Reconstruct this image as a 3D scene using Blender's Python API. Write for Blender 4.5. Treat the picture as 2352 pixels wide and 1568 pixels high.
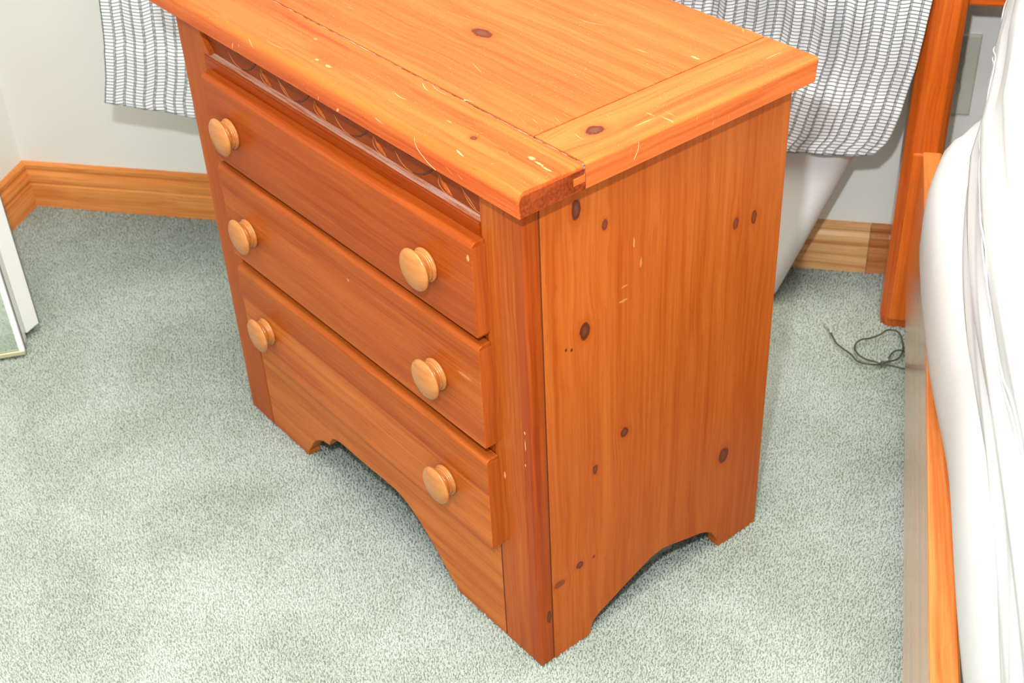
import bpy, bmesh, math, random
from mathutils import Vector, Matrix
import numpy as np
random.seed(7)
S = bpy.context.scene
for o in list(bpy.data.objects): bpy.data.objects.remove(o)
C = S.collection

# ------------------------------------------------------------------ camera, light, exposure
cam = bpy.data.objects.new('camera', bpy.data.cameras.new('camera')); C.objects.link(cam); S.camera = cam
R3 = Matrix(((0.976149, -0.092937, 0.196203), (0.212912, 0.586474, -0.781483), (-0.042439, 0.804618, 0.592274)))
cam.matrix_world = Matrix.Translation((0.24106, -1.02329, 1.24194)) @ R3.to_4x4()
cam.data.sensor_width = 36; cam.data.lens = 3107.8 / 2352 * 36; cam.data.clip_start = .05
cam.data.dof.use_dof = True; cam.data.dof.focus_distance = 1.36; cam.data.dof.aperture_fstop = 11

wd = bpy.data.worlds.new('world'); S.world = wd; wd.use_nodes = True
wd.node_tree.nodes['Background'].inputs[0].default_value = (.9, .95, 1, 1)
wd.node_tree.nodes['Background'].inputs[1].default_value = .3

def light(name, kind, loc, power, size, color, rot=(0, 0, 0)):
    l = bpy.data.lights.new(name, kind); l.energy = power; l.color = color
    if kind == 'AREA': l.shape = 'DISK'; l.size = size
    else: l.shadow_soft_size = size
    o = bpy.data.objects.new(name, l); C.objects.link(o); o.location = loc; o.rotation_euler = rot
    return o
# the camera's own flash (above and a little left of the lens)
right, up, back = [R3.col[i] for i in range(3)]
fp = Vector((0.24106, -1.02329, 1.24194)) - right * .075 + up * .19 + back * .02
light('camera_flash', 'POINT', fp, 60, .022, (.93, .97, 1))
# the room's ceiling lamp and an added unseen cool fill lamp behind the photographer
light('ceiling_light', 'AREA', (.12, -.2, 2.33), 50, 1.5, (1, .91, .76))
light('rear_fill', 'AREA', (1.4, -2.3, 1.5), 6, 1.1, (.90, .96, 1), (math.radians(82), 0, math.radians(28)))

S.view_settings.view_transform = 'Standard'; S.view_settings.look = 'None'
S.view_settings.gamma = 1; S.view_settings.use_curve_mapping = False
S.view_settings.exposure = 0.45

# ------------------------------------------------------------------ helpers
def setp(o, label=None, cat=None, group=None, kind=None):
    if label: o['label'] = label
    if cat: o['category'] = cat
    if group: o['group'] = group
    if kind: o['kind'] = kind
    return o
def empty(name, loc=(0, 0, 0), rz=0, **k):
    o = bpy.data.objects.new(name, None); C.objects.link(o); o.location = loc; o.rotation_euler = (0, 0, rz)
    o.empty_display_size = .05
    return setp(o, **k)
def link(name, me, mat, parent=None, smooth=False, **k):
    if mat: me.materials.append(mat)
    if smooth:
        me.polygons.foreach_set('use_smooth', [True] * len(me.polygons))
    o = bpy.data.objects.new(name, me); C.objects.link(o)
    if parent: o.parent = parent
    return setp(o, **k)
def obj(name, bm, mat, parent=None, smooth=False, bevel=0, seg=2, **k):
    bmesh.ops.recalc_face_normals(bm, faces=bm.faces)
    me = bpy.data.meshes.new(name); bm.to_mesh(me); bm.free()
    o = link(name, me, mat, parent, smooth, **k)
    if bevel:
        m = o.modifiers.new('bevel', 'BEVEL'); m.width = bevel; m.segments = seg
        m.limit_method = 'ANGLE'; m.angle_limit = math.radians(35)
    return o
def box(bm, x0, x1, y0, y1, z0, z1):
    v = [bm.verts.new(p) for p in ((x0, y0, z0), (x1, y0, z0), (x1, y1, z0), (x0, y1, z0), (x0, y0, z1), (x1, y0, z1), (x1, y1, z1), (x0, y1, z1))]
    for f in ((0, 3, 2, 1), (4, 5, 6, 7), (0, 1, 5, 4), (1, 2, 6, 5), (2, 3, 7, 6), (3, 0, 4, 7)): bm.faces.new([v[i] for i in f])
    return v
def bxo(name, d, mat, parent=None, bevel=.0015, **k):
    bm = bmesh.new(); box(bm, *d); return obj(name, bm, mat, parent, bevel=bevel, **k)
def bevel_edges(bm, test, off, seg):
    es = [e for e in bm.edges if test(e.verts[0].co, e.verts[1].co)]
    bmesh.ops.bevel(bm, geom=es, offset=off, segments=seg, profile=.5, affect='EDGES')
def prism(bm, pts, place):            # pts 2-D outline, place(p, 0/1) -> 3-D
    a = [bm.verts.new(place(p, 0)) for p in pts]; b = [bm.verts.new(place(p, 1)) for p in pts]
    n = len(pts)
    for i in range(n): bm.faces.new((a[i], a[(i + 1) % n], b[(i + 1) % n], b[i]))
    bm.faces.new(a[::-1]); bm.faces.new(b)
def sweep(bm, rings, closed=False, caps=True):      # rings: lists of 3-D points
    vs = [[bm.verts.new(p) for p in r] for r in rings]
    n = len(rings[0])
    for i in range(len(vs) - 1):
        for j in range(n if closed else n - 1):
            bm.faces.new((vs[i][j], vs[i][(j + 1) % n], vs[i + 1][(j + 1) % n], vs[i + 1][j]))
    if caps and closed:
        bm.faces.new(vs[0][::-1]); bm.faces.new(vs[-1])
    return vs
def smoothpath(pts, n=6):
    out = []; P = [Vector(p) for p in pts]; P = [2 * P[0] - P[1]] + P + [2 * P[-1] - P[-2]]
    for i in range(1, len(P) - 2):
        for k in range(n):
            t = k / n; a, b, c, d = P[i - 1:i + 3]
            out.append(.5 * ((2 * b) + (c - a) * t + (2 * a - 5 * b + 4 * c - d) * t * t + (3 * b - a - 3 * c + d) * t ** 3))
    return out + [P[-2]]
def tube(bm, pts, r, seg=8, up=Vector((0, 0, 1)), flat=1.0):
    rings = []
    for i, p in enumerate(pts):
        d = (pts[min(i + 1, len(pts) - 1)] - pts[max(i - 1, 0)]).normalized()
        s = d.cross(up); s = s.normalized() if s.length > 1e-4 else Vector((1, 0, 0)); u = s.cross(d)
        rr = r(i / (len(pts) - 1)) if callable(r) else r
        rings.append([p + s * math.cos(a) * rr + u * math.sin(a) * rr * flat for a in [2 * math.pi * k / seg for k in range(seg)]])
    sweep(bm, rings, closed=True)
def lathe(bm, prof, axis=Vector((0, -1, 0)), n=40):    # prof (r, h)
    u = Vector((1, 0, 0)); v = Vector((0, 0, 1)); rings = []
    for r, h in prof:
        rings.append([axis * h + (u * math.cos(a) + v * math.sin(a)) * max(r, 1e-5) for a in [2 * math.pi * k / n for k in range(n)]])
    sweep(bm, rings, closed=True)

# ------------------------------------------------------------------ materials
class NT:
    def __init__(s, name):
        s.m = bpy.data.materials.new(name); s.m.use_nodes = True; s.t = s.m.node_tree
        s.t.nodes.clear(); s.out = s.n('ShaderNodeOutputMaterial'); s.b = s.n('ShaderNodeBsdfPrincipled')
        s.t.links.new(s.b.outputs[0], s.out.inputs[0]); s.co = s.n('ShaderNodeTexCoord')
    def n(s, t, **k):
        x = s.t.nodes.new(t)
        for a, b in k.items(): setattr(x, a, b)
        return x
    def put(s, inp, v):
        if isinstance(v, bpy.types.NodeSocket): s.t.links.new(v, inp)
        else: inp.default_value = v
    def math(s, op, a, b=0, c=0, clamp=False):
        x = s.n('ShaderNodeMath', operation=op, use_clamp=clamp); s.put(x.inputs[0], a); s.put(x.inputs[1], b); s.put(x.inputs[2], c); return x.outputs[0]
    def vec(s, op, a, b=(0, 0, 0), c=None):
        x = s.n('ShaderNodeVectorMath', operation=op); s.put(x.inputs[0], a)
        if op == 'SCALE': s.put(x.inputs[3], b)
        else: s.put(x.inputs[1], b)
        if c is not None: s.put(x.inputs[2], c)
        return x.outputs['Value'] if op in ('LENGTH', 'DOT_PRODUCT', 'DISTANCE') else x.outputs[0]
    def noise(s, v, scale=1, detail=3, rough=.5, dist=0, dim='3D'):
        x = s.n('ShaderNodeTexNoise', noise_dimensions=dim); s.put(x.inputs['Vector'], v)
        x.inputs['Scale'].default_value = scale; x.inputs['Detail'].default_value = detail
        x.inputs['Roughness'].default_value = rough; x.inputs['Distortion'].default_value = dist
        return x.outputs[0]
    def rng(s, v, a, b, c=0, d=1, smooth=False):
        x = s.n('ShaderNodeMapRange', interpolation_type='SMOOTHSTEP' if smooth else 'LINEAR')
        for i, q in enumerate((v, a, b, c, d)): s.put(x.inputs[i], q)
        return x.outputs[0]
    def mix(s, f, a, b, mode='MIX'):
        x = s.n('ShaderNodeMix', data_type='RGBA', blend_type=mode); x.clamp_factor = True
        s.put(x.inputs[0], f)
        for i, q in ((6, a), (7, b)): s.put(x.inputs[i], q if isinstance(q, bpy.types.NodeSocket) else (*q, 1))
        return x.outputs[2]
    def bump(s, h, strength=.3, dist=.001):
        x = s.n('ShaderNodeBump'); x.inputs['Strength'].default_value = strength; x.inputs['Distance'].default_value = dist
        s.put(x.inputs['Height'], h); s.t.links.new(x.outputs[0], s.b.inputs['Normal'])
    def fin(s, col=None, rough=None, spec=None, coat=0, coat_r=.1):
        if col is not None: s.put(s.b.inputs['Base Color'], col if isinstance(col, bpy.types.NodeSocket) else (*col, 1))
        if rough is not None: s.put(s.b.inputs['Roughness'], rough)
        if spec is not None: s.put(s.b.inputs['Specular IOR Level'], spec)
        s.b.inputs['Coat Weight'].default_value = coat; s.b.inputs['Coat Roughness'].default_value = coat_r
        return s.m

LIGHT = (.46, .105, .015); DARK = (.34, .060, .006)
def wood(name, grain=0, light=LIGHT, dark=DARK, knots=(), marks=(), specks=0, tone=None, fine=1.0, rough=.32,
         endgrain=False, seed=0, coat=.03, streak=.5, stains=(), spec=.10):
    """varnished pine. grain: axis of the fibres. knots: (centre, (rx,ry,rz), strength). marks: pale scratches, same form."""
    w = NT(name); co = w.co.outputs['Object']
    p = co
    kd = []
    for c, r, s_ in knots:
        d = w.vec('SUBTRACT', co, c)
        nz = w.noise(co, 130, 2)
        q = w.vec('LENGTH', w.vec('DIVIDE', d, r))
        q = w.math('ADD', q, w.math('MULTIPLY', w.math('SUBTRACT', nz, .5), .55))
        kd.append((q, s_))
        ac = [1, 1, 1]; ac[grain] = 0
        fall = w.rng(w.vec('LENGTH', w.vec('DIVIDE', d, tuple(x * (6 if i == grain else 4) for i, x in enumerate(r)))), 1, 0, 0, .62, True)
        p = w.vec('SUBTRACT', p, w.vec('SCALE', w.vec('MULTIPLY', d, tuple(ac)), fall))
    wob = w.noise(w.vec('MULTIPLY', co, (7, 7, 7)), 1, 2)
    ac = [1, 1, 1]; ac[grain] = 0
    p = w.vec('ADD', p, w.vec('SCALE', tuple(x * .012 for x in ac), w.math('SUBTRACT', wob, .5)))
    def sc(across, along): v = [across] * 3; v[grain] = along; return tuple(v)
    off = (seed * 3.1, seed * 1.7, seed * 2.3)
    P = lambda a, l: w.vec('ADD', w.vec('MULTIPLY', p, sc(a, l)), off)
    if endgrain:
        g1 = w.noise(P(260, 260), 1, 4, .6); g2 = w.noise(P(45, 45), 1, 2); g3 = g1
    else:
        g1 = w.noise(P(260 * fine, 5), 1, 4, .6); g2 = w.noise(P(48, 1.6), 1, 3, .55, .3); g3 = w.noise(P(13, .9), 1, 2)
    f = w.math('ADD', w.math('MULTIPLY', w.rng(g1, .36, .64), .45), w.math('MULTIPLY', w.rng(g2, .36, .66), streak))
    f = w.math('ADD', f, w.math('MULTIPLY', w.rng(g3, .35, .65), .22), clamp=True)
    col = w.mix(f, tuple(x * y for x, y in zip(dark, (.88, .78, .66))), tuple(min(1, x * y) for x, y in zip(light, (1.06, 1.16, 1.25))))
    pore = w.noise(P(900, 60), 1, 1)
    col = w.mix(w.rng(pore, .72, .78, 0, .55), col, (.18, .042, .008))
    if tone:                                    # glued strips of differing board colour: (axis, threshold, dir, colour factor)
        for ax, th, dr, amt, tc in tone:
            sep = w.n('ShaderNodeSeparateXYZ'); w.put(sep.inputs[0], co)
            k = w.rng(sep.outputs[ax], th, th + .0006 * dr, 0, amt)
            col = w.mix(k, col, tc, 'MULTIPLY')
    for q, s_ in kd:
        col = w.mix(w.rng(q, 2.3, 1.0, 0, .45 * s_, True), col, (.36, .055, .008))
        col = w.mix(w.rng(q, 1.15, .85, 0, .95 * s_, True), col, (.085, .020, .010))
        col = w.mix(w.rng(q, .75, .25, 0, .45 * s_, True), col, (.19, .07, .035))
    for c, r, s_ in marks:
        d = w.vec('SUBTRACT', co, c)
        q = w.math('ADD', w.vec('LENGTH', w.vec('DIVIDE', d, r)), w.math('MULTIPLY', w.math('SUBTRACT', w.noise(co, 400, 2), .5), 1.1))
        col = w.mix(w.rng(q, 1.2, .7, 0, .6 * s_, True), col, (.80, .46, .22))
    for c, r, s_, tc in stains:
        d = w.vec('SUBTRACT', co, c)
        q = w.math('ADD', w.vec('LENGTH', w.vec('DIVIDE', d, r)), w.math('MULTIPLY', w.math('SUBTRACT', g2, .5), 1.8))
        col = w.mix(w.rng(q, 1.25, .5, 0, s_, True), col, tc)
    rg = w.rng(g1, .3, .7, rough - .05, rough + .08)
    if specks:
        vo = w.n('ShaderNodeTexVoronoi'); w.put(vo.inputs['Vector'], w.vec('MULTIPLY', w.vec('ADD', co, w.vec('SCALE', (1, 1, 1), w.math('MULTIPLY', w.noise(co, 300, 2), .004))), (110, 160, 130)))
        gate = w.math('GREATER_THAN', w.noise(co, 26, 2), .60 - .1 * specks)
        sep = w.n('ShaderNodeSeparateColor'); w.put(sep.inputs[0], vo.outputs['Color'])
        k = w.math('MULTIPLY', w.math('LESS_THAN', vo.outputs['Distance'], w.math('MULTIPLY', sep.outputs[0], .17)), gate)
        k = w.math('MULTIPLY', k, w.math('GREATER_THAN', sep.outputs[1], .62))
        col = w.mix(w.math('MULTIPLY', k, .75), col, (.95, .82, .66))
        # faint hairline scratches
        scr = w.noise(w.vec('MULTIPLY', w.vec('ADD', co, w.vec('SCALE', (0, 1, .4), w.math('MULTIPLY', w.noise(co, 9, 1), .08))), (22, 520, 90)), 1, 0)
        col = w.mix(w.math('MULTIPLY', w.rng(scr, .80, .84), w.math('MULTIPLY', w.rng(w.noise(co, 14, 1), .5, .6), .5)), col, (.95, .66, .36))
        rg = w.math('ADD', rg, w.math('MULTIPLY', w.noise(co, 60, 3), .08))
    w.bump(w.math('ADD', g1, w.math('MULTIPLY', g2, .5)), .12, .0006)
    return w.fin(col, rg, spec, coat, .16)

def plain(name, col, rough=.5, spec=.5, noise=0, metal=0, scale=60):
    w = NT(name)
    c = (*col,)
    if noise:
        n = w.noise(w.co.outputs['Object'], scale, 3)
        c = w.mix(w.rng(n, .3, .7), tuple(x * (1 - noise) for x in col), col)
        w.bump(n, .1, .0005)
    w.b.inputs['Metallic'].default_value = metal
    return w.fin(c, rough, spec)

def wall_mat():
    w = NT('painted_wall'); n = w.noise(w.co.outputs['Object'], 260, 3); n2 = w.noise(w.co.outputs['Object'], 3, 2)
    c = w.mix(w.rng(n2, .3, .7), (.82, .82, .78), (.84, .84, .80))
    w.bump(n, .08, .0006); return w.fin(c, .55, .3)
M_wall = wall_mat()
M_ceil = plain('ceiling_white', (.85, .85, .82), .8, .2, .04)

def carpet_mat():
    w = NT('sage_carpet'); g = w.n('ShaderNodeNewGeometry'); p = g.outputs['Position']
    q = w.vec('MULTIPLY', p, (1, 1, 0))
    a = w.noise(q, 5.5, 4, .6, .4); b = w.noise(q, 75, 3, .6); c = w.noise(q, 330, 2, .6)
    f = w.math('ADD', w.math('MULTIPLY', w.rng(a, .36, .64), .60), w.math('MULTIPLY', w.rng(b, .3, .7), .35))
    f = w.math('ADD', f, w.math('MULTIPLY', w.rng(c, .3, .7), .3), clamp=True)
    col = w.mix(f, (.52, .585, .515), (.70, .755, .725))
    m = w.fin(col, .95, .1)
    tr = w.n('ShaderNodeBsdfTranslucent'); w.put(tr.inputs[0], col); mx = w.n('ShaderNodeMixShader'); mx.inputs[0].default_value = .5
    w.t.links.new(w.b.outputs[0], mx.inputs[1]); w.t.links.new(tr.outputs[0], mx.inputs[2]); w.t.links.new(mx.outputs[0], w.out.inputs[0])
    return m
M_carpet = carpet_mat()

def fabric_mat():
    """puckered weave: white floats between grey dashed warp lines; UV in metres"""
    w = NT('ribbed_fabric'); uv = w.co.outputs['UV']
    sep = w.n('ShaderNodeSeparateXYZ'); w.put(sep.inputs[0], uv)
    wob = w.math('MULTIPLY', w.math('SUBTRACT', w.noise(uv, 30, 2), .5), .002)
    u = w.math('DIVIDE', w.math('ADD', sep.outputs[0], wob), .0152); v = w.math('DIVIDE', sep.outputs[1], .0051)
    iu = w.math('FLOOR', u); fu = w.math('FRACT', u)
    # ribs tilt a little from column to column
    wn = w.n('ShaderNodeTexWhiteNoise', noise_dimensions='1D'); w.put(wn.inputs['W'], iu)
    tilt = w.math('MULTIPLY', w.math('SUBTRACT', wn.outputs[0], .5), 1.5)
    v = w.math('ADD', w.math('ADD', v, w.math('MULTIPLY', w.math('MODULO', iu, 2), .5)), w.math('MULTIPLY', tilt, fu))
    iv = w.math('FLOOR', v); fv = w.math('FRACT', v)
    dv = w.math('ABSOLUTE', w.math('SUBTRACT', fv, .5)); du = w.math('ABSOLUTE', w.math('SUBTRACT', fu, .5))
    gap = w.rng(dv, .30, .47, 0, 1, True)
    colg = w.rng(du, .35, .44, 0, 1, True)
    dash = w.rng(w.math('FRACT', w.math('ADD', w.math('DIVIDE', v, 2), w.math('MULTIPLY', iu, .37))), .42, .55, .35, 1, True)
    c = w.mix(w.math('MULTIPLY', gap, .75), (.60, .625, .66), (.20, .20, .215))
    c = w.mix(colg, c, (.45, .47, .51)); c = w.mix(w.math('MULTIPLY', colg, dash), c, (.25, .265, .30))
    h = w.math('SUBTRACT', w.math('SUBTRACT', 1, gap), colg)
    w.bump(h, 1, .0022)
    return w.fin(c, .85, .15)
M_fabric = fabric_mat()

def cloth_mat(name, col, s=900):
    w = NT(name); p = w.co.outputs['Object']
    n = w.noise(p, s, 2); n2 = w.noise(p, 14, 3)
    w.bump(w.math('ADD', w.math('MULTIPLY', n, .3), n2), .25, .003)
    return w.fin(w.mix(w.rng(n2, .3, .7), tuple(x * .96 for x in col), col), .9, .1)

def dust_mat(name, base, lo=.42, hi=.62, amt=.75, scale=(60, 300, 300), tint=(.62, .55, .52)):
    w = NT(name); p = w.co.outputs['Object']
    n = w.noise(w.vec('MULTIPLY', p, scale), 1, 5, .65); f = w.noise(p, 1200, 2)
    k = w.math('MULTIPLY', w.rng(w.math('ADD', n, w.math('MULTIPLY', w.math('SUBTRACT', f, .5), .25)), lo, hi), amt)
    return w.fin(w.mix(k, base, tint), .7, .3)

# ------------------------------------------------------------------ the setting
WY = .9114; WX = -1.148
FZ = -.006
def tiled_plane(name, x0, x1, y0, y1, z, mat, **k):
    bm = bmesh.new(); box(bm, x0, x1, y0, y1, z - .05, z); return obj(name, bm, mat, None, **k)
floor = tiled_plane('floor', -2.0, 2.6, -2.6, 1.0, FZ - .004, M_carpet, label='pale sage green carpeted floor', kind='structure')
bxo('ceiling', (-2.0, 2.6, -2.6, 1.0, 2.4, 2.5), M_ceil, bevel=0, label='white ceiling', kind='structure')
bxo('wall_back', (-2.0, 2.6, WY, 1.0, FZ, 2.4), M_wall, bevel=0, label='cream painted wall behind the nightstand', kind='structure')
bxo('wall_right', (2.5, 2.6, -2.6, WY, FZ, 2.4), M_wall, bevel=0, label='cream painted wall beyond the bed', kind='structure')
bxo('wall_front', (-2.0, 2.6, -2.6, -2.5, FZ, 2.4), M_wall, bevel=0, label='cream painted wall behind the camera', kind='structure')
bm = bmesh.new()
box(bm, WX - .09, WX, .63, WY, FZ, 2.4); box(bm, WX - .09, WX, -2.5, -1.3, FZ, 2.4); box(bm, WX - .09, WX, -1.3, .63, 2.08, 2.4)
box(bm, -1.95, -1.9, -1.4, .8, FZ, 2.4); box(bm, -1.9, WX - .09, .63, .68, FZ, 2.4); box(bm, -1.9, WX - .09, -1.35, -1.3, FZ, 2.4)
obj('wall_left', bm, M_wall, label='cream painted wall with the closet opening', kind='structure')

# carpet pile: short tufts scattered over the part of the floor in view
def carpet_pile():
    bm = bmesh.new(); rr = random.Random(3)
    for b in range(3):
        a = b * 2.09 + rr.uniform(0, 1.5); ln = rr.uniform(.8, 1.15); c = Vector((rr.uniform(-.0012, .0012), rr.uniform(-.0012, .0012), 0))
        d = Vector((math.cos(a), math.sin(a), 0)); s = Vector((-d.y, d.x, 0)) * .00095
        pts = [c, c + d * .0015 * ln + Vector((0, 0, .0060 * ln))]
        wv = [1, .8]
        L = [bm.verts.new(p - s * k) for p, k in zip(pts, wv)]; Rr = [bm.verts.new(p + s * k) for p, k in zip(pts, wv)]
        for i in range(1): bm.faces.new((L[i], L[i + 1], Rr[i + 1], Rr[i]))
    me = bpy.data.meshes.new('tuft'); bm.to_mesh(me); bm.free(); me.materials.append(M_carpet)
    # one mesh of many tufts built with numpy
    V = np.array([v.co[:] for v in me.vertices]); F = np.array([p.vertices[:] for p in me.polygons])
    rng = np.random.default_rng(5)
    sp = .0026; xs = np.arange(-1.24, .47, sp); ys = np.arange(-.42, .905, sp)
    X, Y = np.meshgrid(xs, ys); X = X.ravel() + rng.uniform(-.45, .45, X.size) * sp; Y = Y.ravel() + rng.uniform(-.45, .45, Y.size) * sp
    # keep what the lens and the mirror could see
    keep = (Y > -.05 + -.30 * (X + .9).clip(0, 1.2) ) | (Y > .2)
    keep &= ~((X < WX + .01) & (Y > .62))
    ca, sa = math.cos(.66664), math.sin(.66664)
    nx = X * ca - Y * sa; ny = X * sa + Y * ca      # nightstand frame: skip the hidden middle beneath the cabinet
    nx, ny = X * ca + Y * -sa, X * sa + Y * ca
    keep &= ~((nx > -.62) & (nx < -.04) & (ny > .20) & (ny < .34))
    X, Y = X[keep], Y[keep]; n = X.size
    A = rng.uniform(0, 2 * np.pi, n); sc = rng.uniform(.8, 1.2, n)
    cs, sn = np.cos(A) * sc, np.sin(A) * sc
    P = np.empty((n, len(V), 3), np.float32)
    P[:, :, 0] = X[:, None] + cs[:, None] * V[None, :, 0] - sn[:, None] * V[None, :, 1]
    P[:, :, 1] = Y[:, None] + sn[:, None] * V[None, :, 0] + cs[:, None] * V[None, :, 1]
    P[:, :, 2] = FZ - .004 + sc[:, None] * V[None, :, 2]
    fc = (F[None] + (np.arange(n) * len(V))[:, None, None]).reshape(-1, 4)
    m = bpy.data.meshes.new('carpet_pile')
    m.vertices.add(n * len(V)); m.vertices.foreach_set('co', P.ravel())
    m.loops.add(fc.size); m.loops.foreach_set('vertex_index', fc.ravel().astype(np.int32))
    m.polygons.add(len(fc)); m.polygons.foreach_set('loop_start', np.arange(0, fc.size, 4, dtype=np.int32))
    m.update(calc_edges=True)
    m.polygons.foreach_set('use_smooth', [True] * len(fc))
    nn = np.zeros((len(m.vertices), 3), np.float32); m.vertex_normals.foreach_get('vector', nn.ravel())
    nv_ = np.empty(nn.size, np.float32); m.vertex_normals.foreach_get('vector', nv_); nn = nv_.reshape(-1, 3)
    nn = nn * .3 + np.array([0, 0, .7], np.float32); nn /= np.linalg.norm(nn, axis=1, keepdims=True)
    m.normals_split_custom_set_from_vertices(nn)
    link('carpet_pile', m, M_carpet, floor, kind='stuff', label='short mottled sage green carpet pile')
carpet_pile()

# skirting boards
BP = [(0, FZ), (.013, FZ), (.0132, .040), (.0105, .0425), (.0105, .0445), (.0130, .047), (.0134, .053), (.0118, .061), (.0080, .0665), (.0072, .0695), (.0092, .0725), (.0092, .0785), (.0060, .0822), (0, .0828)]
M_base = wood('skirting_wood', 0, (.80, .31, .085), (.64, .20, .045), rough=.25, seed=3)
M_base_pale = wood('skirting_wood_pale', 0, (.68, .36, .15), (.54, .20, .06), rough=.22, seed=5, streak=.8)
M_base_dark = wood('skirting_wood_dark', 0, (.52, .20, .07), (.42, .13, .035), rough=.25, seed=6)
M_base_y = wood('skirting_wood_side', 1, (.80, .31, .085), (.64, .20, .045), rough=.25, seed=4)
def baseboard(name, x0, x1, mat, mitre=False, label=None):
    bm = bmesh.new()
    sweep(bm, [[(x0 + (t if mitre else 0), WY - t, z) for t, z in BP], [(x1, WY - t, z) for t, z in BP]], closed=True)
    return obj(name, bm, mat, label=label, kind='structure')
baseboard('baseboard_back', WX, -.45, M_base, True, 'orange wooden skirting board left of the nightstand')
baseboard('baseboard_back', -.449, .3600, M_base_pale, False, 'pale tan skirting board between the nightstand and the bed')
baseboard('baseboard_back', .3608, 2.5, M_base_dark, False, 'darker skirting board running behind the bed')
bm = bmesh.new(); sweep(bm, [[(WX + t, WY - t, z) for t, z in BP], [(WX + t, .63, z) for t, z in BP]], closed=True)
obj('baseboard_left', bm, M_base_y, label='orange wooden skirting board on the left wall', kind='structure')

# mirrored bifold closet door, standing folded into the room
M_white = plain('white_enamel', (.80, .83, .82), .3, .5, .02)
M_mirror = plain('mirror_glass', (.86, .92, .88), .02, .5, metal=1)
M_trimmetal = plain('pale_gold_metal', (.75, .70, .50), .3, .5, metal=.8)
M_darkgap = plain('dark_door_edge', (.10, .11, .09), .8, .2)  # thin dark line along the closet door edges
def closet():
    d = Vector((-.904, -.427, 0)); n = Vector((.427, -.904, 0)); c = Vector((-.9200, .4655, 0))
    r = empty('door_1', c, label='white mirrored folding closet door panel at the left edge', kind='structure')
    def lb(name, u0, u1, t0, t1, z0, z1, mat, bev=.001):    # u along the door, t outward from its face
        bm = bmesh.new()
        vs = box(bm, u0, u1, t0, t1, z0, z1)
        for v in vs:
            p = d * v.co.x + n * v.co.y; v.co = Vector((p.x, p.y, v.co.z))
        return obj(name, bm, mat, r, bevel=bev)
    lb('panel', .0, .30, -.034, -.004, .008, 2.02, M_white)
    lb('stile', .0, .0085, -.004, .004, .004, 2.02, M_white, .0015)
    lb('stile', .29, .30, -.004, .004, .004, 2.02, M_white)
    lb('mirror', .0085, .29, -.004, .0012, .009, 2.0, M_mirror, 0)
    lb('bottom_rail', .0, .30, -.004, .0045, .0, .008, M_trimmetal)
    lb('edge_strip', -.0012, .0, -.006, -.004, .004, 2.02, M_darkgap, 0)
    c2 = Vector((-.9345, .5005, 0)); d2 = Vector((-.984, .178, 0)); n2 = Vector((.178, .984, 0))
    r2 = empty('door_2', c2, label='white closet door panel folded behind the mirrored one', kind='structure')
    for name, (u0, u1, t0, t1, z0, z1), mat in (('panel', (0, .26, 0, .030, .012, 2.02), M_white), ('edge_strip', (-.0005, .25, .030, .0315, .012, 2.02), M_darkgap)):
        bm = bmesh.new()
        for v in box(bm, u0, u1, t0, t1, z0, z1):
            p = d2 * v.co.x + n2 * v.co.y; v.co = Vector((p.x, p.y, v.co.z))
        obj(name, bm, mat, r2, bevel=.0008)
closet()

# ------------------------------------------------------------------ the nightstand (its own frame: x along the front, y to the back)
NW, ND, NB, NT_ = .661, .3643, .6235, .650
ns = empty('nightstand', (0, 0, 0), -.66664, label='orange pine nightstand with three knobbed drawers and scalloped base', cat='nightstand')
sideknots = [((0, .0643, .5888), (.02, .0058, .0115), 1), ((0, .1007, .5573), (.02, .0038, .0062), .8), ((0, .0732, .4445), (.02, .0066, .0105), 1),
             ((0, .2899, .4791), (.02, .0045, .0085), .75), ((0, .3186, .4755), (.02, .0045, .0085), .8), ((0, .1291, .2804), (.02, .0055, .0068), .9),
             ((0, .2943, .1496), (.02, .0085, .0120), .9), ((0, .0858, .2517), (.02, .0036, .0068), .85), ((0, .0613, .1214), (.02, .0052, .0055), .9),
             ((0, .0300, .1117), (.02, .0085, .0048), .6), ((0, .0480, .4334), (.02, .0014, .0018), 1), ((0, .0554, .4296), (.02, .0014, .0018), 1), ((0, .0827, .1202), (.02, .0020, .0026), .7)]
sidemarks = [((0, .150, .492), (.02, .0016, .006), .5), ((0, .140, .520), (.02, .0010, .006), .8), ((0, .1275, .4735), (.02, .0045, .0012), .5), ((0, .126, .4565), (.02, .006, .0018), .45)]
M_side = wood('pine_side', 2, (.47, .112, .017), (.39, .076, .009), sideknots, sidemarks, specks=0, fine=.8, seed=1, streak=.35)
M_sideL = wood('pine_side_plain', 2, seed=2)
M_post = wood('pine_post', 2, (.42, .095, .014), (.32, .056, .006), [((0, .0135, .070), (.02, .0035, .0095), .9)], seed=4, tone=[(0, -.0165, 1, 1, (.86, .70, .62))], streak=.35,
              marks=[((-.012, 0, .345), (.0012, .01, .0022), 1), ((-.012, 0, .328), (.0009, .01, .007), 1), ((-.0135, 0, .30), (.001, .01, .002), 1), ((-.050, 0, .262), (.0017, .01, .005), .9)])
M_postL = wood('pine_post_left', 2, (.40, .085, .012), (.30, .052, .006), seed=9, streak=.35)
M_apron = wood('pine_apron', 0, (.46, .120, .020), (.35, .072, .009), seed=6, streak=.7)
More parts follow.
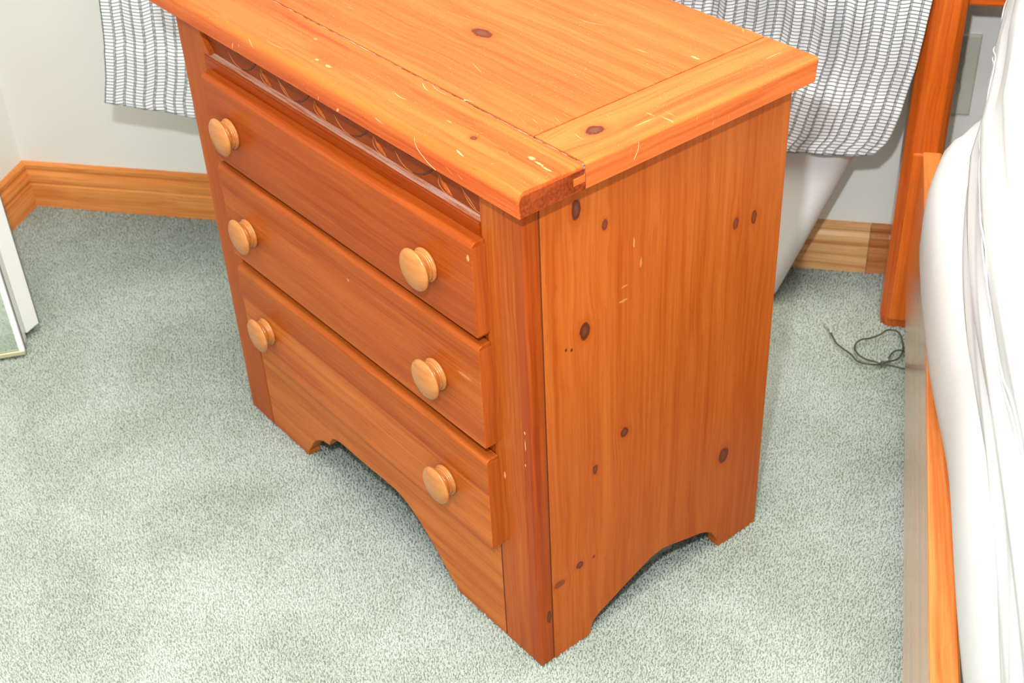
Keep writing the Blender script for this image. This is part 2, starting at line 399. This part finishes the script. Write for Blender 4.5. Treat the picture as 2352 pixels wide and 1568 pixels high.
M_front = [wood('pine_drawer_top', 0, (.38, .072, .009), (.29, .045, .005), seed=11, streak=.35, tone=[(2, .4845, -1, 1, (.90, .90, 1))], specks=0,
                marks=[((-.066, -.0165, .540), (.002, .004, .004), 1)]),
           wood('pine_drawer_middle', 0, (.41, .090, .013), (.31, .052, .006), seed=13, streak=.45, marks=[((-.087, -.0165, .3855), (.011, .003, .0022), .35), ((-.30, -.0165, .40), (.002, .004, .002), .6)], tone=[(2, .405, 1, 1, (.88, .80, .75))]),
           wood('pine_drawer_bottom', 0, (.46, .115, .019), (.35, .065, .008), seed=17, streak=.6, tone=[(2, .235, 1, 1, (.80, .70, .60))])]
M_topf = wood('pine_top_front', 0, (.52, .108, .020), (.40, .052, .008), [((-.0854, .0142, .65), (.0040, .0032, .02), .95)],
              [((-.0185, .0285, .65), (.0045, .0025, .02), 1), ((-.006, .0265, .65), (.006, .0013, .02), .9), ((.006, .0250, .65), (.007, .0011, .02), .9),
               ((-.3822, .0309, .65), (.003, .0016, .02), .6), ((-.3150, .003, .65), (.0045, .002, .02), .9), ((-.337, .0035, .65), (.003, .0016, .02), .9), ((-.128, .018, .65), (.004, .001, .02), .7)],
              specks=.8, seed=21, streak=.7,
              stains=[((-.335, .012, .65), (.055, .0075, .02), .8, (.52, .075, .014)), ((-.17, .014, .65), (.05, .008, .02), .6, (.50, .085, .016)), ((-.05, .034, .65), (.05, .006, .02), .5, (.52, .09, .018))])
M_topc = wood('pine_top_centre', 0, (.52, .122, .026), (.44, .084, .015), [((-.267, .1683, .65), (.0150, .0082, .02), .95)],
              [((-.064, .2850, .65), (.006, .0016, .02), .9)], specks=1.0, seed=23, streak=.45)
M_tope = wood('pine_top_end', 1, (.52, .122, .025), (.42, .070, .013), [((-.0188, .1051, .65), (.0080, .0105, .02), 1)],
              [((-.006, .165, .65), (.006, .001, .02), .5), ((.002, .150, .65), (.0008, .012, .02), .7), ((-.012, .345, .65), (.001, .012, .02), .6)], specks=.9, seed=27, streak=.7)
M_endgr = wood('pine_endgrain', 0, (.28, .048, .010), (.15, .020, .004), endgrain=True, seed=31, rough=.6, spec=.08, coat=.02)
M_tenon = wood('pine_tenon', 1, (.52, .14, .03), (.44, .095, .016), seed=33)
M_side_dr = wood('pine_drawer_end', 2, (.38, .078, .012), (.31, .055, .008), endgrain=False, seed=35, rough=.45)
M_groove = plain('dark_joint', (.10, .03, .012), .8, .2)
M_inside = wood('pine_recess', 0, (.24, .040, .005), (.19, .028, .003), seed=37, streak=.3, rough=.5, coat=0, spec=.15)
M_mould = wood('pine_moulding', 0, (.33, .052, .006), (.27, .038, .004), seed=39, streak=.3, rough=.28)
M_dust = dust_mat('dusty_ledge', (.33, .07, .012), .38, .62, .8, (16, 500, 500), (.46, .33, .28))
M_seam = dust_mat('dust_filled_joint', (.05, .018, .008), .42, .64, .9, (60, 260, 200), (.50, .44, .36))
M_line = plain('dark_carved_line', (.07, .016, .005), .5, .4)
M_line2 = plain('pale_carved_line', (.42, .13, .03), .4, .4)

# top boards
def top_board(name, d, mat, r=.0016, big=None, label=None):
    bm = bmesh.new(); box(bm, *d)
    x0, x1, y0, y1, z0, z1 = d
    if big:
        for t, off, sg in big: bevel_edges(bm, t, off, sg)
    o = obj(name, bm, mat, ns, smooth=False, bevel=r * .6, seg=2, label=label)
    for p in o.data.polygons: p.use_smooth = True
    m = o.modifiers.new('wn', 'WEIGHTED_NORMAL'); m.keep_sharp = True
    return o
e = 1e-5
X0, X1, Y0, Y1, SY = -NW - .0223, .0223, -.0216, .3744, .0560
near = lambda a, b: abs(a - b) < e
top_board('front_board', (X0, X1, Y0, SY - .0014, NB, NT_), M_topf, big=[
    (lambda a, b: near(a.y, Y0) and near(b.y, Y0) and near(a.z, NT_) and near(b.z, NT_), .0085, 6),
    (lambda a, b: near(a.x, X1) and near(b.x, X1) and near(a.z, NT_) and near(b.z, NT_), .0035, 4)])
SX = -.0495
top_board('centre_board', (-.6115, SX - .0010, SY + .0014, Y1, NB, NT_), M_topc)
top_board('end_board', (SX + .0010, X1, SY + .0014, Y1, NB, NT_), M_tope, big=[
    (lambda a, b: near(a.x, X1) and near(b.x, X1) and near(a.z, NT_) and near(b.z, NT_), .0045, 5),
    (lambda a, b: near(a.x, X1) and near(b.x, X1) and near(a.y, Y1) and near(b.y, Y1), .004, 4)])
top_board('end_board', (X0, -.6125, SY + .0014, Y1, NB, NT_), M_tope)
bxo('joint_dust', (X0 + .002, X1 - .0015, SY - .0014, SY + .0014, NB + .004, NT_ - .0018), M_seam, ns, 0, label='dust filled joint behind the front board')
bxo('joint_dust', (SX - .0010, SX + .0010, SY + .001, Y1 - .001, NB + .004, NT_ - .0018), M_seam, ns, 0, label='dust filled joint beside the end board')
# dark end grain face of the front board, with the little stepped tongue of the end board
bm = bmesh.new()
prism(bm, [(Y0 + .002, NB + .0008), (.050, NB + .0008), (.050, NB + .0075), (.0415, NB + .0075), (.0415, NB + .0165), (SY - .0014, NB + .0165), (SY - .0014, NT_ - .0045), (Y0 + .0035, NT_ - .0045), (Y0 + .0008, NT_ - .010)],
      lambda p, k: (X1 - .0006 + k * .0012, p[0], p[1]))
obj('end_grain', bm, M_endgr, ns, label='rough dark red end grain')
bxo('tenon', (X1 - .004, X1 + .0008, .0422, SY, NB + .0082, NB + .0158), M_tenon, ns, .0003, label='small pale tongue in the corner joint')
bxo('tenon', (X1 - .004, X1 + .0008, .0508, SY, NB + .0006, NB + .0072), M_endgr, ns, .0003)

# carcass
side = [(.0202, FZ), (.0767, FZ), (.0775, .0040), (.0824, .0138), (.0902, .0202), (.1029, .0253), (.127, .0362), (.1543, .0472), (.1766, .0560), (.1934, .0580), (.2107, .0540), (.2397, .0455), (.2607, .0400), (.2727, .0345), (.2827, .0262), (.2906, .0126), (.2952, .0030), (.2960, FZ), (ND, FZ), (ND, NB), (.0202, NB)]
bm = bmesh.new(); prism(bm, side, lambda p, k: (-.018 * (1 - k), p[0], p[1])); obj('side_panel', bm, M_side, ns, bevel=.0008, label='knotty right side panel')
bm = bmesh.new(); prism(bm, side, lambda p, k: (-NW + .018 * k, p[0], p[1])); obj('side_panel', bm, M_sideL, ns, bevel=.0008)
bxo('front_post', (-.0655, 0, 0, .0190, FZ, NB), M_post, ns, .0022)
bxo('front_post', (-NW, -.6000, 0, .0190, FZ, NB), M_postL, ns, .0022)
bxo('back_panel', (-NW + .018, -.018, ND - .008, ND, .06, NB), M_sideL, ns, 0)
bxo('joint_line', (-.006, -.0012, .0188, .0204, FZ, NB), M_groove, ns, 0, label='dark open joint behind the front post')
bxo('joint_line', (-NW + .0012, -NW + .006, .0188, .0204, FZ, NB), M_groove, ns, 0)
ap = [(-.5064, FZ), (-.5055, .003), (-.4965, .0150), (-.4900, .026), (-.4808, .0365), (-.470, .0450), (-.458, .0515), (-.4480, .0535), (-.4412, .0545), (-.4385, .0610), (-.4310, .0720), (-.4218, .0765), (-.4106, .0790), (-.396, .0793), (-.3384, .0798), (-.3067, .0815), (-.285, .0815), (-.2733, .0800), (-.2564, .0742), (-.2401, .0650), (-.2212, .0510), (-.2004, .0335), (-.1854, .0175), (-.1749, .0075), (-.1640, .0015), (-.160, FZ)]
pts = [(-.5994, .155)] + [(-.5994, FZ)] + ap + [(-.0665, FZ), (-.0665, .155)]
bm = bmesh.new(); prism(bm, pts, lambda p, k: (p[0], .0004 + .019 * k, p[1])); obj('apron', bm, M_apron, ns, bevel=.001, label='scalloped bottom apron')
bxo('joint_line', (-.6002, -.5992, .0010, .0050, FZ, .155), M_groove, ns, 0); bxo('joint_line', (-.0667, -.0653, .0006, .0050, FZ, .155), M_groove, ns, 0)
for z0, z1 in ((.150, .162), (.280, .308), (.430, .452), (.548, .560)):
    bxo('rail', (-.5995, -.066, .0012, .019, z0, z1), M_mould, ns, 0)
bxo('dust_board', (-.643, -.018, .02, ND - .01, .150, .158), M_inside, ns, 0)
# drawers and knobs
bmk = bmesh.new()
lathe(bmk, [(.0001, 0), (.0178, 0), (.0190, .0010), (.0192, .0026), (.0182, .0038), (.0168, .0044), (.0172, .0056), (.0174, .0066), (.0164, .0076), (.0140, .0086), (.0128, .0102), (.0140, .0118), (.0190, .0128), (.0226, .0141), (.0238, .0154), (.0236, .0168), (.0218, .0185), (.0180, .0200), (.0120, .0212), (.0060, .0218), (.0001, .0220)])
M_knob = wood('pale_knob_wood', 0, (.50, .20, .050), (.43, .145, .028), seed=41, rough=.3, fine=.5, streak=.15, coat=.3, spec=.4)
knob_me = None
XL, XR = -.5865, -.0600
for i, (z0, z1, kz) in enumerate(((.446, .5580, .499), (.301, .4360, .3595), (.152, .2845, .2075))):
    bm = bmesh.new(); box(bm, XL, XR, -.0165, .0002, z0, z1)
    bevel_edges(bm, lambda a, b: near(a.y, -.0165) and near(b.y, -.0165) and near(a.z, z1) and near(b.z, z1), .0075, 6)
    bevel_edges(bm, lambda a, b: near(a.y, -.0165) and near(b.y, -.0165) and abs(a.z - z0) < 2e-4 and abs(b.z - z0) < 2e-4, .0030, 4)
    d = obj('drawer', bm, M_front[i], ns, bevel=.0014, seg=3)
    for p in d.data.polygons: p.use_smooth = True
    d.modifiers.new('wn', 'WEIGHTED_NORMAL')
    
    bxo('drawer_end', (XR - .0006, XR + .0004, -.0155, -.0002, z0 + .003, z1 - .0055), M_side_dr, d, 0)
    bxo('drawer_box', (XL + .03, XR - .02, .0003, ND - .04, z0 + .008, z1 - .008), M_inside, d, 0)
    for kx in (-.529, -.138):
        if knob_me is None:
            k = obj('knob', bmk, M_knob, d, smooth=True, label='pale turned wooden knob'); knob_me = k.data; k0 = k
        else:
            k = k0.copy(); C.objects.link(k); k.parent = d
        k.location = (kx, -.0165, kz)
# fine pale scratches running over the edges of the top
M_scr = plain('pale_scratch', (.72, .42, .22), .5, .3)
for L in ([(-.1304, -.0218, .6459), (-.1297, -.0218, .6406), (-.1269, -.0218, .6361), (-.1212, -.0218, .6324), (-.1096, -.0218, .6268), (-.0998, -.0218, .6242)],
          [(.0222, .1229, .6468), (.0225, .1225, .6409), (.0225, .1204, .6362), (.0225, .1166, .6304)]):
    bm = bmesh.new(); tube(bm, smoothpath(L, 5), .00028, 5); obj('scratch', bm, M_scr, ns, smooth=True)
# recessed carved frieze
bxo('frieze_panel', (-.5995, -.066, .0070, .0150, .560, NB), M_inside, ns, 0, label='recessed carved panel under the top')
bm = bmesh.new()
prof = [(.009, .5530), (.0004, .5530), (.0, .5560), (.0, .5690), (-.0006, .5700), (-.0006, .5712), (.0002, .5722), (.0012, .5726), (.0035, .5737), (.009, .5768)]
sweep(bm, [[(x, y, z) for y, z in prof] for x in (-.5990, -.0665)], closed=True)
obj('moulding', bm, M_mould, ns, smooth=False)
bm = bmesh.new()
sweep(bm, [[(x, y, z + .0003) for y, z in [(.0012, .5725), (.0035, .5736), (.0070, .5757)]] for x in (-.5988, -.0668)], closed=False)
o = obj('ledge_dust', bm, M_dust, ns, label='grey dust on the ledge')
for s_ in (1, -1):
    bm = bmesh.new(); cx = -.5994 if s_ == 1 else -.0662
    L = [(cx, .575), (cx + s_ * .0135, .575), (cx + s_ * .0130, .5790), (cx + s_ * .0095, .5830), (cx + s_ * .0050, .5855), (cx + s_ * .0025, .5910), (cx, .5960)]
    if s_ == 1: prism(bm, L, lambda p, k: (p[0], .0006 + k * .0064, p[1])); obj('corner_bracket', bm, M_postL, ns)
def scroll(pts, r=.0008, mat=M_line, name='carved_scroll', dy=0):
    pts = [p for p in pts if -.597 < p[0] < -.076]
    if len(pts) < 3: return
    bm = bmesh.new(); tube(bm, smoothpath([(x + .008, .0069 + dy, z) for x, z in pts], 5), lambda t: r * (.35 + .65 * math.sin(math.pi * min(max(t, .05), .95))), 6, up=Vector((0, 1, 0)), flat=.5)
    return obj(name, bm, mat, ns, smooth=True)
unit = [(-.3314, .5842), (-.3247, .5764), (-.3158, .5715), (-.3030, .5700)]
unit2 = [(-.3030, .5700), (-.2892, .5734), (-.2783, .5795), (-.269, .5866), (-.262, .596)]
for k in range(5):
    dx = (k - 2) * .1125; dz = .0068
    scroll([(x + dx, z + dz) for x, z in unit], .0009, M_line2); scroll([(x + dx, z + dz) for x, z in unit2], .0011, M_line)
    scroll([(x + dx, z + dz) for x, z in [(-.315, .5905), (-.306, .588), (-.297, .590), (-.292, .5945)]], .0009)
    # leaf between the scrolls
    bm = bmesh.new(); n = 14; a = Vector((-.2484 + dx, .0068, .5868 + dz)); b = Vector((-.2282 + dx, .0068, .5700 + dz)); ax = b - a; sd = Vector((ax.z, 0, -ax.x)).normalized()
    ring = []
    for j in range(n):
        t = j / (n - 1); w_ = .0048 * math.sin(math.pi * t) ** .7
        ring.append([a + ax * t - sd * w_ * -1.2, a + ax * t + sd * w_ * .4 + Vector((0, -.0022 * math.sin(math.pi * t), 0)), a + ax * t - sd * w_ * .35])
    sweep(bm, ring); o = obj('carved_leaf', bm, M_post, ns, smooth=True)
    m = o.modifiers.new('s', 'SOLIDIFY'); m.thickness = .0006
    scroll([(x + dx, z + dz) for x, z in [(-.2564, .5868), (-.2590, .5771), (-.2535, .5715), (-.2440, .5692), (-.2362, .5690)]], .0008, M_line2)
    if k in (0, 3): scroll([(x + dx, z + dz) for x, z in [(-.2230, .5885), (-.2154, .5831), (-.2079, .5777), (-.2000, .5720)]], .0009, M_line2)

# ------------------------------------------------------------------ curtain, waste bin, outlet
def curtain():
    t = empty('curtain', (-.2, .66, .3), label='grey and white ribbed curtain hanging behind the nightstand', cat='curtain')
    L = [(.3567, -.7837), (.3963, -.7734), (.4243, -.7681), (.4788, -.7604), (.5184, -.7556), (.80, -.735), (1.9, -.72)]
    R = [(.3000, .3400), (.3107, .3440), (.3195, .3525), (.3336, .3591), (.3676, .3667), (.4027, .3727), (.4403, .3804), (.4854, .3856), (.5338, .389), (.80, .405), (1.9, .44)]
    H = [(-.7837, .3567), (-.757, .3527), (-.73, .3473), (-.6894, .3385), (-.6422, .3270), (-.55, .315), (-.4, .305), (0, .298), (.2422, .2995), (.2642, .2990), (.312, .3010), (.3400, .3050)]
    f = lambda T, v: float(np.interp(v, [a for a, b in T], [b for a, b in T]))
    nu, nv = 420, 90
    me = bpy.data.meshes.new('cloth'); co = []; uvs = []
    def folds(u, z):          # sway of the cloth about its hanging line
        a = .010 + .010 * min(max((z - .3) / .5, 0), 1)
        return (a * math.sin(u * 61 + 1.2 * math.sin(z * 5) + .8) * (.55 + .45 * math.sin(u * 9.3 + 1)) + .006 * math.sin(u * 140 + z * 7) + .005 * math.sin(z * 34 + u * 12))
    arc = 0; px = py = None
    for i in range(nu + 1):
        u = i / nu; zh = f(H, -.7837 + u * 1.1237)
        for j in range(nv + 1):
            s = j / nv; z = zh + (1.9 - zh) * s ** 1.35
            xl, xr = f(L, z), f(R, z)
            x = xl + (xr - xl) * u
            xx = -.7837 + u * 1.1237
            y = float(np.interp(xx, [-.784, -.64, -.45, -.3, -.1, .1, .34], [.640, .662, .750, .765, .760, .735, .728])) + folds(u * 1.12, z) * min(1, .25 + max(0, xx + .66) * 1.5) * (.35 if u > .93 else 1) * (.4 + .6 * min(1, (z - zh) / .2))
            # a deep stitched hem makes a small step in the cloth
            hh = z - zh; step = .0035 * (1 / (1 + math.exp(-(hh - .088 - .012 * math.sin(u * 23)) * 900)))
            y += step - .0035
            x += .0012 * math.sin(z * 30 + u * 15) * (0 if u < .01 else 1)
            if j == 20:
                if px is not None: arc += math.hypot(x - px, y - py)
                px, py = x, y
            co.append((x + .2, y - .66, z - .3)); 
        uvs.append(arc)
    faces = []; 
    for i in range(nu):
        for j in range(nv):
            a = i * (nv + 1) + j; faces.append((a, a + nv + 1, a + nv + 2, a + 1))
    me.from_pydata(co, [], faces); uvl = me.uv_layers.new(name='UVMap')
    vi = np.empty(len(me.loops), np.int32); me.loops.foreach_get('vertex_index', vi)
    cz = np.array([c[2] for c in co]); uu = np.array(uvs)[vi // (nv + 1)] * 1.0
    uvl.data.foreach_set('uv', np.stack([uu, cz[vi]], 1).astype(np.float32).ravel())
    o = link('cloth', me, M_fabric, t, smooth=True)
    m = o.modifiers.new('s', 'SOLIDIFY'); m.thickness = .0015; m.offset = 0
    bm = bmesh.new(); tube(bm, [Vector((-.60, .0, 1.60)), Vector((.72, .0, 1.60))], .012, 16, up=Vector((0, 1, 0))); obj('curtain_rod', bm, M_white, t, smooth=True)
    for x in (-.58, .70):
        bm = bmesh.new(); box(bm, x - .01, x + .01, 0, WY - .66, 1.59, 1.61); obj('rod_bracket', bm, M_white, t)
curtain()

def bin_():
    M = cloth_mat('white_plastic', (.76, .775, .785), 500)
    M.node_tree.nodes['Principled BSDF'].inputs['Roughness'].default_value = .5
    def ring(x0, x1, y0, y1, r, z, n=8):
        o = []
        for cx, cy, a0 in ((x1 - r, y1 - r, 0), (x0 + r, y1 - r, 90), (x0 + r, y0 + r, 180), (x1 - r, y0 + r, 270)):
            for k in range(n + 1):
                a = math.radians(a0 + 90 * k / n); o.append((cx + r * math.cos(a), cy + r * math.sin(a), z))
        return o
    def lerp(t, inset=0):
        return ring(-.02 - .05 * t + inset, .219 + .105 * t - inset, .772 - .018 * t + inset, .882 + .006 * t - inset, .030 + .01 * t, .002 + .285 * t)
    bm = bmesh.new()
    def rr(t, i=0): return [Vector(p) for p in lerp(t, i)]
    base = [Vector((p.x, p.y, FZ)) for p in rr(0, .008)]
    outer = [base, rr(.01, .002)] + [rr(t) for t in (.05, .2, .4, .6, .8, .96)] + [rr(1, -.003), rr(1.01, -.003), rr(1.01, .002)] + [rr(t, .003) for t in (.9, .5, .1, .03)]
    sweep(bm, outer, closed=True)
    t = obj('waste_bin', bm, M, smooth=True, label='white tapering waste bin partly hidden behind the nightstand and curtain', cat='bin')
bin_()

def outlet():
    M = plain('almond_plastic', (.60, .59, .50), .4, .4); Md = plain('slot_dark', (.05, .05, .05), .6, .3)
    t = empty('wall_outlet', (.4445, WY, .348), label='almond double wall outlet below the headboard', cat='outlet')
    bm = bmesh.new(); box(bm, -.036, .036, -.006, 0, -.064, .064)
    bevel_edges(bm, lambda a, b: a.y < -.005 and b.y < -.005, .003, 3); obj('cover_plate', bm, M, t)
    for z in (.021, -.021):
        bm = bmesh.new(); lathe(bm, [(.0001, 0), (.0172, 0), (.0172, .0012), (.0165, .0018), (.0001, .0018)], n=28)
        o = obj('receptacle', bm, M, t); o.location = (0, -.006, z)
        r_ = bmesh.new(); lathe(r_, [(.0172, 0), (.0176, 0), (.0176, .0002), (.0172, .0002)], n=28); q = obj('rim_line', r_, Md, o)
        for x in (-.0065, .0065):
            bxo('slot', (x - .001, x + .001, -.0021, -.0015, -.001, .007), Md, o, 0)
    bm = bmesh.new(); lathe(bm, [(.0001, 0), (.003, 0), (.003, .001), (.0001, .0016)], n=12); o = obj('screw', bm, M, t); o.location = (0, -.006, 0)
outlet()

# ------------------------------------------------------------------ bed
M_bed = wood('bed_orange_wood', 2, (.58, .115, .010), (.44, .07, .006), seed=51, rough=.22, coat=.5, streak=.5)
M_rail = wood('bed_rail_wood', 1, (.56, .19, .045), (.42, .095, .014), seed=53, rough=.22, coat=.9, streak=.9, marks=[])
M_bedx = wood('bed_head_wood', 0, (.48, .09, .009), (.38, .06, .005), seed=55, rough=.25, coat=.5)
def bed():
    t = empty('bed', (0, 0, 0), label='orange wooden bed frame with side rail and corner post', cat='bed')
    def post(x0, x1, y0, y1, h, c=.011):
        P = [(x0 + c, y0), (x1 - c, y0), (x1, y0 + c), (x1, y1 - c), (x1 - c, y1), (x0 + c, y1), (x0, y1 - c), (x0, y0 + c)]
        mx, my = (x0 + x1) / 2, (y0 + y1) / 2
        rings = [[(mx + (x - mx) * .9, my + (y - my) * .9, FZ) for x, y in P], [(x, y, .012) for x, y in P], [(x, y, h - .02) for x, y in P], [(mx + (x - mx) * .8, my + (y - my) * .8, h) for x, y in P]]
        bm = bmesh.new(); sweep(bm, rings, closed=True); return obj('post', bm, M_bed, t, bevel=.0015)
    post(.382, .4375, .750, .815, 1.12); post(1.93, 1.985, .750, .815, 1.12)
    post(.362, .4175, -1.36, -1.30, .62); post(1.93, 1.985, -1.36, -1.30, .62)
    # long side rails (slightly skewed to the wall), with rounded top arris
    for sgn in (0, 1):
        bm = bmesh.new()
        w_ = .026
        A = (.4080, .7495) if sgn == 0 else (1.93, .7495); B = (.371, -1.30) if sgn == 0 else (1.93, -1.30)
        rings = []
        for X, Y in (A, B):
            rings.append([(X, Y, .112), (X + w_, Y, .112), (X + w_, Y, .299), (X + w_ - .002, Y, .301), (X + .0025, Y, .301), (X + .0007, Y, .3003), (X, Y, .2985)])
        sweep(bm, rings, closed=True); obj('side_rail', bm, M_rail, t)
    bxo('reflection_step', (.394, .436, .7440, .7505, .012, .300), M_bed, t, .003)  # added step shaped after the arched reflection low on the post
    # headboard: bottom rail, upright boards, top rail
    bxo('head_rail', (.4375, 1.93, .768, .800, .511, .60), M_bedx, t, .004)
    bxo('head_rail', (.4375, 1.93, .768, .800, .98, 1.08), M_bedx, t, .004)
    n = 10
    for k in range(n):
        x = .445 + k * (1.48 / n); bxo('head_board', (x, x + 1.48 / n - .006, .776, .792, .60, .98), M_bed, t, .002)
    bxo('foot_rail', (.40, 1.93, -1.345, -1.315, .16, .55), M_bedx, t, .004)
    for k in range(12):
        y = .55 - k * .155; xl = .4080 - .018 * (.75 - y) + .031; bxo('slat', (xl, 1.93, y, y + .07, .285, .300), M_rail, t, .001)
bed()

M_matt = cloth_mat('white_mattress_cover', (.56, .575, .59)); M_duv = cloth_mat('white_duvet', (.45, .465, .48), 700)
def mattress():
    Yk = [-1.25, -.45, -.36, -.30, -.20, -.10, 0, .05, .10, .20, .30, .40, .43, .46, .49, .52, .55, .60]
    Xk = [.424, .424, .418, .409, .4045, .404, .405, .4045, .397, .389, .3855, .3845, .386, .395, .409, .424, .443, .50]
    ys = sorted(set(list(np.linspace(-1.25, .48, 60)) + list(np.linspace(.48, .600, 30))))
    def xs(y):
        return float(np.interp(y, Yk, Xk))
    xl = np.array([xs(y) for y in ys]); 
    for _ in range(3): xl[1:-1] = (xl[:-2] + 2 * xl[1:-1] + xl[2:]) / 4
    XR_ = 1.90
    rings = []
    for y, x in zip(ys, xl):
        end = max(0, (y - .50) / .10); k = (1 - .10 * end ** 2); e2 = max(0, (y - .54) / .06) ** 2 * .03
        lip = .016 * math.exp(-((y - .30) / .25) ** 2)
        zt = .475 - e2
        row = [(x + .075, y, .3025), (x + .040, y, .304), (x + .018 - lip * .3, y, .312), (x + .006, y, .335), (x + .001, y, .365), (x, y, .400), (x + .001, y, .425), (x + .006, y, .448 - e2 * .5), (x + .016, y, .464 - e2 * .8), (x + .032, y, zt), (x + .10, y, zt + .003), (x + .3, y, zt + .004), (XR_ - .05, y, zt), (XR_, y, .45), (XR_, y, .33), (XR_ - .03, y, .303)]
        rings.append([(a, b + .002 * math.sin(a * 40 + c * 30), c) for a, b, c in row])
    bm = bmesh.new(); sweep(bm, rings, closed=True)
    o = obj('mattress', bm, M_matt, smooth=True, label='thick mattress in a cream white fitted cover on the bed frame', cat='mattress')
mattress()

def duvet():
    rng_ = random.Random(2)
    def xd(y): return float(np.interp(y, [-1.2, -.45, -.2, 0, .1, .2, .3, .4, .5, .6, .7, .74], [.404, .404, .405, .4065, .409, .4115, .4155, .4305, .4445, .4645, .486, .51]))
    prof = [(.030, .478), (.012, .482), (.004, .495), (.001, .515), (.0, .540), (.001, .565), (.006, .588), (.014, .606), (.028, .622), (.050, .634), (.085, .642), (.14, .648), (.30, .655), (.8, .66), (1.40, .655), (1.48, .62), (1.50, .55), (1.49, .49)]
    pl = [0]
    for a, b in zip(prof, prof[1:]): pl.append(pl[-1] + math.hypot(a[0] - b[0], a[1] - b[1]))
    ns_ = 150; ss = [pl[-1] * (i / ns_) ** 1.9 for i in range(ns_ + 1)]
    ys = np.linspace(-1.2, .74, 150)
    def pt(s, y, lift=0):
        x = float(np.interp(s, pl, [p[0] for p in prof])); z = float(np.interp(s, pl, [p[1] for p in prof]))
        x2 = float(np.interp(s + .004, pl, [p[0] for p in prof])); z2 = float(np.interp(s + .004, pl, [p[1] for p in prof]))
        d = Vector((x2 - x, 0, z2 - z)); d = d.normalized() if d.length > 0 else Vector((1, 0, 0)); nrm = Vector((-d.z, 0, d.x))
        amp = .0042 * min(1, s / .02) * max(.25, 1 - s / .4)
        f = amp * math.sin(s * 150 + 2.2 * math.sin(y * 2.6 + .4) + 3 * y) + amp * .5 * math.sin(s * 330 - 4 * y + 1.3 * math.sin(5 * y)) + .004 * math.sin(y * 9 + s * 11)
        far = max(0, (y - .60) / .14) ** 2 * .10
        edge = max(0, (y - .2)) * .10
        v = Vector((xd(y) + x, y, (z - .47) * (1 + edge) + .47 - far * (z - .47) / .2)) + nrm * (f + lift); v.z = max(v.z, .4815); return v
    bm = bmesh.new(); sweep(bm, [[pt(s, y) for s in ss] for y in ys])
    t = obj('duvet', bm, M_duv, smooth=True, label='bright white folded duvet lying on the mattress', cat='duvet')
    m = t.modifiers.new('s', 'SOLIDIFY'); m.thickness = .006; m.offset = -1
    for off in (0, .0055):
        path = [pt(.113 + off + .005 * math.sin(y * 19) + .004 * math.sin(y * 31 + 1) - .02 * y, y, .0008) for y in np.linspace(-.9, .70, 200)]
        bm = bmesh.new(); tube(bm, path, .0011, 6); obj('piping', bm, M_duv, t, smooth=True)
duvet()

# a fold of dark blanket showing between the rail and the mattress
bm = bmesh.new()
rows = []
for i in range(14):
    y = -.27 - i * .03; x0 = .408 - .018 * (.75 - y) + .0265
    rows.append([(x0, y, .2985), (x0 + .003, y, .3008 + .0004 * math.sin(i * 1.3)), (x0 + .008, y, .3012), (x0 + .014, y, .3010), (x0 + .022, y, .3008)])
sweep(bm, rows)
o = obj('blanket', bm, plain('grey_blanket', (.20, .19, .19), .9, .1, .5, 0, 220), smooth=True, label='dark grey blanket edge tucked between the bed rail and mattress', cat='blanket')
m = o.modifiers.new('s', 'SOLIDIFY'); m.thickness = .0006

# ------------------------------------------------------------------ cord on the carpet
def cord():
    M = plain('olive_cord', (.045, .055, .028), .5, .4); Mt = plain('grey_clear_tip', (.42, .43, .42), .25, .6)
    t = empty('cord', (.3829, .641, FZ), label='thin dark green looped cord lying on the carpet by the bed', cat='cord')
    z = .0035
    def seg(pts, r=.00125, mat=M, name='strand', dz=0):
        P = [Vector((x - .3829, y - .641, z + dz - FZ + .0012 * math.sin(i * 2.1))) for i, (x, y) in enumerate(pts)]
        bm = bmesh.new(); tube(bm, smoothpath(P, 6), r, 8); obj(name, bm, mat, t, smooth=True)
    seg([(0.3102, 0.7085), (0.3131, 0.6985), (0.3194, 0.6852), (0.3301, 0.6702), (0.3406, 0.6579), (0.3488, 0.6467), (0.3583, 0.6395), (0.3684, 0.6374), (0.3828, 0.641), (0.3943, 0.6403), (0.4043, 0.6376), (0.4164, 0.6365), (0.4257, 0.6362), (.45, .62), (.48, .58)])
    seg([(0.3849, 0.6407), (0.3756, 0.6435), (0.3647, 0.6492), (0.3537, 0.6562), (0.3478, 0.6654), (0.3458, 0.6752), (0.3482, 0.6872), (0.3562, 0.6968), (0.368, 0.7045), (0.3827, 0.7147), (0.3924, 0.7261), (0.4006, 0.7313), (0.408, 0.7279), (0.4138, 0.7157), (0.4165, 0.6993), (0.4169, 0.684), (0.4155, 0.6737), (0.411, 0.6616), (0.4044, 0.6531), (0.3943, 0.6465), (0.3849, 0.6407)], dz=.001)
    seg([(0.3943, 0.6552), (0.3972, 0.6607), (0.3995, 0.6698), (0.4046, 0.677), (0.4119, 0.6797), (0.4191, 0.6793), (0.4256, 0.6753)])
    seg([(0.3102, 0.7098), (0.3092, 0.7176), (0.3060, 0.7255)], .0024, Mt, 'tip'); seg([(.3060, .7255), (.3035, .730), (0.2993, 0.7347)], .0016, Mt, 'tip')
    seg([(.3943, .6552), (.3925, .6510)], .0022, Mt, 'tip')
    bm = bmesh.new(); bmesh.ops.create_uvsphere(bm, u_segments=12, v_segments=8, radius=.0035); bmesh.ops.scale(bm, vec=(1.4, .8, .7), verts=bm.verts); o = obj('knot', bm, M, t, smooth=True); o.location = (.004, .0035, z - FZ + .001)
    bm = bmesh.new(); bmesh.ops.create_uvsphere(bm, u_segments=12, v_segments=8, radius=.002); o = obj('bead', bm, Mt, t, smooth=True); o.location = (-.001, .001, z - FZ + .004)
cord()
